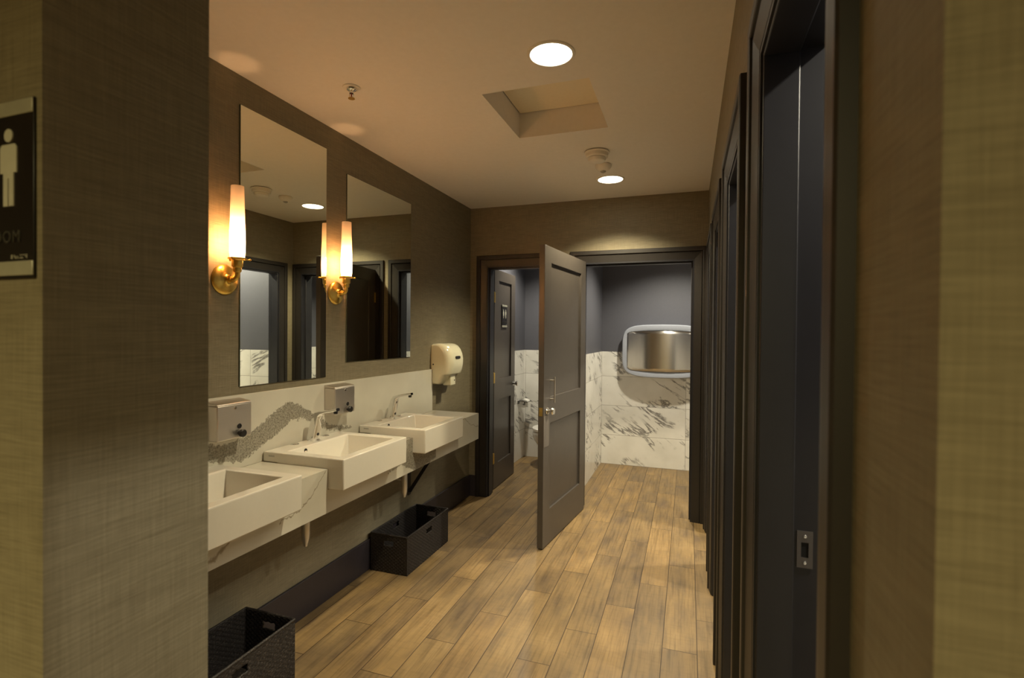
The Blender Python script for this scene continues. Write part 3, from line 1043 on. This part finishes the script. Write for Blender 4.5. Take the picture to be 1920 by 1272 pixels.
# ------------------------------------------------------------------ baskets
def basket_bm(lx, ly, h):
    """woven box, open top; walls as displaced grids with hand slots, then a floor"""
    bm = bmesh.new()
    per = [(0, 0), (lx, 0), (lx, ly), (0, ly)]
    lens = [lx, ly, lx, ly]
    norm = [(0, -1), (1, 0), (0, 1), (-1, 0)]
    step, rz = 0.0075, 0.0052
    nz = int(h / rz)
    for s in range(4):
        (ax, ay), (bx, by) = per[s], per[(s + 1) % 4]
        n = max(4, int(lens[s] / step))
        grid = []
        for j in range(nz + 1):
            row = []
            z = h * j / nz
            for i in range(n + 1):
                t = i / n
                strand = j // 2
                d = 0.0034 * math.sin(2 * PI * (t * lens[s] / 0.030) + PI * strand) * (1 if j % 2 else 0.35)
                if i in (0, n):
                    d = 0
                flare = 0.0
                row.append(bm.verts.new((ax + (bx - ax) * t + norm[s][0] * d, ay + (by - ay) * t + norm[s][1] * d, z)))
            grid.append(row)
        mid = 0.5 * lens[s]
        hw = 0.036
        for j in range(nz):
            zc = h * (j + 0.5) / nz
            for i in range(n):
                u = lens[s] * (i + 0.5) / n
                if abs(u - mid) < hw and h - 0.070 < zc < h - 0.038:
                    continue
                bm.faces.new((grid[j][i], grid[j][i + 1], grid[j + 1][i + 1], grid[j + 1][i]))
    bmesh.ops.remove_doubles(bm, verts=bm.verts, dist=1e-5)
    box(bm, 0.004, lx - 0.004, 0.004, ly - 0.004, 0.0, 0.006)
    return bm
def make_basket(x0, y0, lx, ly, h, label):
    t = thing('wicker_basket', label, 'basket', (x0, y0, 0.001), 0, 'black woven baskets under the counter')
    o = obj('woven_body', basket_bm(lx, ly, h), 'wicker', t, smooth=True)
    md = o.modifiers.new('thick', 'SOLIDIFY')
    md.thickness = 0.007
    md.offset = -1
    bm = bmesh.new()
    pts = [(0.002, 0.002, h), (lx - 0.002, 0.002, h), (lx - 0.002, ly - 0.002, h), (0.002, ly - 0.002, h)]
    for a, b_ in zip(pts, pts[1:] + pts[:1]):
        tube(bm, [a, b_], 0.006, 10)
    obj('rim', bm, 'wicker', t, smooth=True)
    return t
make_basket(-1.912, 2.787, 0.266, 0.575, 0.240, 'empty black woven basket under the farthest washbasin')
make_basket(-1.900, 1.215, 0.278, 0.585, 0.258, 'empty black woven basket at the bottom edge by the near wall corner')

# ------------------------------------------------------------------ ceiling things
hatch = thing('access_hatch', 'recessed square hatch in the ceiling between the two downlights', 'ceiling hatch')
bm = bmesh.new()
t_ = 0.010
for b_ in ((HX0, HX0 + t_, HY0, HY1), (HX1 - t_, HX1, HY0, HY1), (HX0 + t_, HX1 - t_, HY0, HY0 + t_), (HX0 + t_, HX1 - t_, HY1 - t_, HY1)):
    box(bm, *b_, CEIL, CEIL + HD)
obj('reveal', bm, 'ceiling', hatch)
obj('backing', B((HX0, HX1, HY0, HY1, CEIL + HD + 0.012, CEIL + HD + 0.02)), 'dark', hatch)  # black sheet added so the gap round the panel looks shaded
obj('panel', B((HX0 + 0.015, HX1 - 0.015, HY0 + 0.015, HY1 - 0.015, CEIL + HD - 0.004, CEIL + HD + 0.012)), plain('hatch_panel_paint', (0.84, 0.75, 0.58), 0.7, grain=0.02), hatch)

def spot(name, col, watts, parent, size=122, blend=0.72, z=-0.012, rad=0.04):
    ld = bpy.data.lights.new(name, 'SPOT')
    ld.color = col
    ld.energy = watts
    ld.spot_size = R(size)
    ld.spot_blend = blend
    ld.shadow_soft_size = rad
    lo = bpy.data.objects.new(name, ld)
    COL.objects.link(lo)
    lo.location = (0, 0, z)
    lo.parent = parent
    return lo

def make_downlight(x, y, r, label, col, watts, size=122, blend=0.72, group='recessed round downlights'):
    t = thing('downlight', label, 'ceiling light', (x, y, CEIL), 0, group)
    bm = bmesh.new()
    lathe(bm, [(r, -0.001), (r + 0.002, -0.006), (r + 0.012, -0.005), (r + 0.015, 0.0), (r, 0.0)], 48)
    obj('trim_ring', bm, 'white_trim', t, smooth=True)
    bm = bmesh.new()
    lathe(bm, [(0, -0.003), (r * 0.6, -0.003), (r + 0.001, -0.002), (r + 0.001, 0), (0, 0)], 48)
    obj('lens', bm, 'lens', t, smooth=True)
    spot('lamp', col, watts, t, size, blend)
    return t
make_downlight(-0.553, 2.065, 0.086, 'large glaring round ceiling downlight nearest the camera, in front of the hatch', DOWN_COL, DOWN_W * 0.92)
make_downlight(-0.566, 3.863, 0.090, 'round ceiling downlight near the far wall, just past the motion sensor', DOWN_COL, DOWN_W * 1.0, 127, 0.62)
G2 = 'downlights inside the stalls and hall'
make_downlight(-1.46, 5.25, 0.08, 'round ceiling downlight inside the left far stall', STALL_COL, STALL_W, 128, 0.6, G2)
make_downlight(-0.16, 5.20, 0.08, 'round ceiling downlight inside the right far stall', STALL_COL, STALL_W * 1.45, 128, 0.6, G2)
for i, yy in enumerate((0.94, 1.93, 2.92, 3.98)):
    make_downlight(0.93, yy, 0.08, ('round ceiling downlight in the stall nearest the entrance', 'round ceiling downlight in the second stall behind the right wall', 'round ceiling downlight in the third stall behind the right wall', 'round ceiling downlight in the last stall behind the right wall')[i], STALL_COL, STALL_W * (1.05 if i < 3 else 1.7), 150, 0.6, G2)
make_downlight(-0.28, -2.30, 0.08, 'round ceiling downlight in the hall behind the camera', HALL_COL, HALL_W, 160, 0.6, G2)

sd_ = thing('smoke_detector', 'round white smoke detector on the ceiling beyond the hatch', 'smoke detector', (-0.565, 3.262, CEIL))
bm = bmesh.new()
lathe(bm, [(0, 0), (0.070, 0), (0.070, -0.005), (0, -0.005)], 40)
obj('base_gap_shadow', bm, 'black', sd_, smooth=True)
bm = bmesh.new()
lathe(bm, [(0, -0.005), (0.079, -0.005), (0.079, -0.010), (0.073, -0.014), (0, -0.014)], 40)
obj('mounting_base', bm, 'white_trim', sd_, smooth=True)
bm = bmesh.new()
lathe(bm, [(0, -0.012), (0.070, -0.012), (0.070, -0.034), (0.066, -0.038), (0.054, -0.038), (0.054, -0.042), (0.057, -0.044), (0.052, -0.060), (0.040, -0.066), (0, -0.066)], 40)
obj('sensor_head', bm, 'white_trim', sd_, smooth=True)
ms = thing('motion_sensor', 'small white dome motion sensor between smoke detector and far downlight', 'motion sensor', (-0.566, 3.525, CEIL))
bm = bmesh.new()
lathe(bm, [(0, 0), (0.052, 0), (0.052, -0.003), (0.056, -0.004), (0.056, -0.013), (0.046, -0.030), (0.030, -0.042), (0, -0.044)], 36)
obj('housing', bm, 'white_trim', ms, smooth=True)
bm = bmesh.new()
lathe(bm, [(0, -0.042), (0.019, -0.042), (0.017, -0.050), (0.008, -0.055), (0, -0.056)], 24)
obj('lens', bm, 'mark', ms, smooth=True)
fs = thing('fire_sprinkler', 'small pendent fire sprinkler in the ceiling near the mirrors', 'sprinkler', (-1.528, 2.052, CEIL))
bm = bmesh.new()
lathe(bm, [(0, 0), (0.042, 0), (0.040, -0.004), (0.030, -0.006), (0.026, -0.004), (0.0, -0.004)], 32)
obj('escutcheon', bm, 'white_trim', fs, smooth=True)
bm = bmesh.new()
lathe(bm, [(0, -0.004), (0.024, -0.004), (0.022, -0.012), (0.010, -0.020), (0.010, -0.028), (0, -0.028)], 24)
obj('nozzle', bm, 'chrome', fs, smooth=True)
bm = bmesh.new()
for s in (-1, 1):
    tube(bm, [(s * 0.009, 0, -0.026), (s * 0.013, 0, -0.036), (s * 0.004, 0, -0.050)], 0.002, 8)
obj('frame_arms', bm, 'chrome', fs, smooth=True)
bm = bmesh.new()
tube(bm, [(0, 0, -0.028), (0, 0, -0.046)], 0.0028, 10)
obj('heat_bulb', bm, 'red', fs, smooth=True)
bm = bmesh.new()
lathe(bm, [(0, -0.048), (0.015, -0.050), (0.016, -0.053), (0, -0.053)], 20)
obj('deflector', bm, 'oldbrass', fs, smooth=True)

# ------------------------------------------------------------------ far stalls: changing station, toilet, paper holder
bs = thing('baby_changing_station', 'fold-down changing station with bulging steel front on the far stall wall', 'changing station', (-0.27, YB - 0.001, 1.055))
def superpts(w, h, n, e, zc):
    return [(w * math.copysign(abs(math.cos(2 * PI * k / n)) ** e, math.cos(2 * PI * k / n)), zc + h * math.copysign(abs(math.sin(2 * PI * k / n)) ** e, math.sin(2 * PI * k / n))) for k in range(n)]
def bulge(x):
    return 0.050 * (1 - (x / 0.46) ** 2)
bm = bmesh.new()
n = 72
layers = [(0.440, 0.272, 0.0, 0), (0.448, 0.280, -0.055, 0.0), (0.451, 0.284, -0.080, 1), (0.442, 0.275, -0.098, 1), (0.404, 0.230, -0.100, 1), (0.390, 0.216, -0.092, 1)]
rings = []
for w, h, y, b_ in layers:
    rings.append([bm.verts.new((x, y - (bulge(x) if b_ else 0), z + (-0.018 * (1 - (x / 0.46) ** 2) if z < 0.28 else 0.014 * (1 - (x / 0.46) ** 2)))) for x, z in superpts(w, h, n, 0.42, 0.287)])
for A, Bq in zip(rings, rings[1:]):
    for k in range(n):
        j = (k + 1) % n
        bm.faces.new((A[k], A[j], Bq[j], Bq[k]))
bm.faces.new(rings[0])
obj('plastic_shell', bm, 'greyplastic', bs, smooth=True)
bm = bmesh.new()
nx, nz = 36, 12
g = []
for j in range(nz + 1):
    row = []
    for i in range(nx + 1):
        x = -0.390 + 0.780 * i / nx
        hh = 0.213 * (1 - max(0, (abs(x) - 0.34) / 0.062) ** 2 * 0.16)
        tt = -1 + 2 * j / nz
        zc = 0.287 + tt * hh + (0.014 if tt > 0 else 0.018) * tt * (1 - (x / 0.46) ** 2)
        row.append(bm.verts.new((x, -0.0935 - 0.060 * (1 - (x / 0.46) ** 2), zc)))
    g.append(row)
for j in range(nz):
    for i in range(nx):
        bm.faces.new((g[j][i], g[j][i + 1], g[j + 1][i + 1], g[j + 1][i]))
o = obj('steel_front', bm, 'steel_h', bs, smooth='all')
o['label'] = 'bulging brushed steel front'
md = o.modifiers.new('thick', 'SOLIDIFY')
md.thickness = 0.004
md.offset = 1

tl = thing('toilet', 'white wall-hung toilet mostly hidden behind the open door', 'toilet', (-1.512, YB, 0))
bm = bmesh.new()
secs = [(0.0, 0.11, 0.17, 0.40), (-0.10, 0.12, 0.16, 0.41), (-0.22, 0.165, 0.14, 0.42), (-0.36, 0.185, 0.17, 0.42), (-0.46, 0.165, 0.23, 0.42), (-0.53, 0.115, 0.30, 0.42), (-0.56, 0.05, 0.36, 0.42)]
rings = []
for y, w, zb, zt in secs:
    rr = []
    for k in range(24):
        a = 2 * PI * k / 24
        x = w * math.cos(a)
        s = math.sin(a)
        z = (zt - 0.03) + (0.03 * s if s > 0 else (zt - 0.03 - zb) * s)
        rr.append(bm.verts.new((x, y, z)))
    rings.append(rr)
for A, Bq in zip(rings, rings[1:]):
    for k in range(24):
        j = (k + 1) % 24
        bm.faces.new((A[k], A[j], Bq[j], Bq[k]))
bm.faces.new(rings[0]); bm.faces.new(rings[-1][::-1])
obj('bowl', bm, 'toilet', tl, smooth='all')
bm = bmesh.new()
outer = [(0.19 * math.cos(2 * PI * k / 40), -0.33 + (0.25 if math.sin(2 * PI * k / 40) < 0 else 0.21) * math.sin(2 * PI * k / 40)) for k in range(40)]
A = []
for z in (0.422, 0.445):
    A.append(([bm.verts.new((x, y, z)) for x, y in outer], [bm.verts.new((x * 0.62, -0.33 + (y + 0.33) * 0.66, z)) for x, y in outer]))
for k in range(40):
    j = (k + 1) % 40
    bm.faces.new((A[0][0][k], A[0][0][j], A[1][0][j], A[1][0][k]))
    bm.faces.new((A[0][1][k], A[0][1][j], A[1][1][j], A[1][1][k]))
    bm.faces.new((A[1][0][k], A[1][0][j], A[1][1][j], A[1][1][k]))
    bm.faces.new((A[0][0][k], A[0][0][j], A[0][1][j], A[0][1][k]))
obj('seat', bm, 'toilet', tl, smooth=True)
bm = bmesh.new()
tube(bm, [(0, -0.0, 0.80), (0, -0.06, 0.80)], 0.02, 14)
tube(bm, [(0, -0.06, 0.50), (0, -0.06, 0.86)], 0.024, 16)
tube(bm, [(0, -0.06, 0.50), (0, -0.06, 0.40)], [0.02, 0.02], 16)
tube(bm, [(0, -0.06, 0.83), (0.09, -0.06, 0.83)], 0.007, 10)
obj('flush_valve', bm, 'chrome', tl, smooth=True)

ph = thing('paper_holder', 'chrome toilet paper holder on the left stall wall', 'toilet paper holder', (-1.925, 5.86, 0.70))
bm = bmesh.new()
box(bm, 0.0, 0.006, -0.09, 0.09, -0.02, 0.02)
obj('wall_plate', bm, 'chrome', ph, bevel=0.002)
bm = bmesh.new()
tube(bm, [(0.004, 0.08, 0.0), (0.075, 0.08, 0.0)], 0.006, 10)
tube(bm, [(0.075, 0.086, 0.0), (0.075, -0.09, 0.0)], 0.007, 12)
obj('arm', bm, 'chrome', ph, smooth=True)
bm = bmesh.new()
prism(bm, [(0.006, 0.018), (0.06, 0.028), (0.125, 0.012), (0.125, 0.008), (0.06, 0.023), (0.006, 0.012)], 'y', -0.085, 0.085)
obj('hood', bm, 'blackmetal', ph)
tp = thing('toilet_paper_roll', 'white toilet paper roll on the chrome holder', 'toilet paper', (-1.850, 5.855, 0.70))
bm = bmesh.new()
lathe(bm, [(0.019, -0.05), (0.052, -0.05), (0.052, 0.05), (0.019, 0.05), (0.019, -0.05)], 32, at(0, 0, -0.0115, 'y'))
obj('roll', bm, 'paper', tp, smooth=True)
obj('loose_sheet', B((0.050, 0.0518, -0.05, 0.05, -0.10, -0.01)), 'paper', tp)

# ------------------------------------------------------------------ signs
def text_mesh(body, size, depth, mat, parent, name):
    cu = bpy.data.curves.new(name, 'FONT')
    cu.body = body
    cu.size = size
    cu.align_x = 'CENTER'
    cu.extrude = depth
    cu.space_character = 1.16
    tmp = bpy.data.objects.new(name + '_src', cu)
    COL.objects.link(tmp)
    dg = bpy.context.evaluated_depsgraph_get()
    me = bpy.data.meshes.new_from_object(tmp.evaluated_get(dg))
    bpy.data.objects.remove(tmp)
    me.name = name
    o = bpy.data.objects.new(name, me)
    COL.objects.link(o)
    me.materials.clear()
    me.materials.append(M[mat])
    o.parent = parent
    return o

def person_bm(cx, s, dress=False, y0=-0.0012, y1=0.0):
    """pictogram, s = total height, base at z 0"""
    bm = bmesh.new()
    r = 0.085 * s
    prism(bm, [(cx + r * math.cos(2 * PI * k / 24), 0.915 * s + r * math.sin(2 * PI * k / 24)) for k in range(24)], 'y', y0, y1)
    if dress:
        pts = [(-0.10, 0.80), (0.10, 0.80), (0.15, 0.77), (0.22, 0.48), (0.17, 0.47), (0.11, 0.66), (0.20, 0.28), (0.09, 0.28), (0.09, 0.0), (0.02, 0.0), (0.02, 0.28), (-0.02, 0.28), (-0.02, 0.0), (-0.09, 0.0), (-0.09, 0.28), (-0.20, 0.28), (-0.11, 0.66), (-0.17, 0.47), (-0.22, 0.48), (-0.15, 0.77)]
    else:
        pts = [(-0.13, 0.80), (0.13, 0.80), (0.17, 0.76), (0.17, 0.43), (0.105, 0.43), (0.105, 0.0), (0.012, 0.0), (0.012, 0.36), (-0.012, 0.36), (-0.012, 0.0), (-0.105, 0.0), (-0.105, 0.43), (-0.17, 0.43), (-0.17, 0.76)]
    prism(bm, [(cx + x * s, z * s) for x, z in pts], 'y', y0, y1)
    return bm

def make_sign(name, label, w, h, k, loc, rz):
    """plate faces local -y"""
    t = thing(name, label, 'sign', loc, rz)
    th = 0.003
    obj('plate', B((-w, w, -th, 0, 0, h)), 'sign_black', t, bevel=0.0008)
    st = 0.080 * h
    for z in (0.018 * h, h - st - 0.006 * h):
        obj('silver_strip', B((-w, w, -th - 0.0015, -th, z, z + st)), 'sign_silver', t, bevel=0.0008)
    a = person_bm(0.034 * k, 0.0895 * k, False)
    b_ = person_bm(-0.034 * k, 0.0895 * k, True)
    for bb, nm in ((a, 'man_pictogram'), (b_, 'woman_pictogram')):
        o = obj(nm, bb, 'sign_pale', t)
        o.location = (0, -th, 0.410 * h)
    o = text_mesh('RESTROOM', 0.0195 * k, 0.0008, 'sign_grey', t, 'lettering')
    o.rotation_euler = (PI / 2, 0, 0)
    o.location = (0, -th - 0.0006, 0.205 * h)
    bm = bmesh.new()
    rnd = random.Random(4)
    for c in range(8):
        for rr in range(3):
            for q in range(2):
                if rnd.random() < 0.5:
                    lathe(bm, [(0.0007, 0), (0.0006, 0.0004), (0, 0.0005)], 8, at(w - 0.0275 + (c - 3.5) * 0.0038 + q * 0.0015, -th, 0.116 * h + rr * 0.0016, '-y'))
    obj('braille_dots', bm, 'sign_pale', t, smooth=True)
    return t
make_sign('restroom_sign', 'black and silver restroom sign on the wall at the left picture edge', 0.0785, 0.207, 1.0, (-0.785, YH, 1.584), 0)
s2 = make_sign('restroom_sign', 'small black and silver restroom sign on the inward-swung stall door', 0.0785, 0.235, 1.0, (0, 0, 0), 0)
pc = Matrix.Translation(door2.location) @ Matrix.Rotation(rz2, 4, 'Z') @ Vector((0.345, 0.010, 1.585))
s2.location = pc
s2.rotation_euler = (0, 0, rz2)
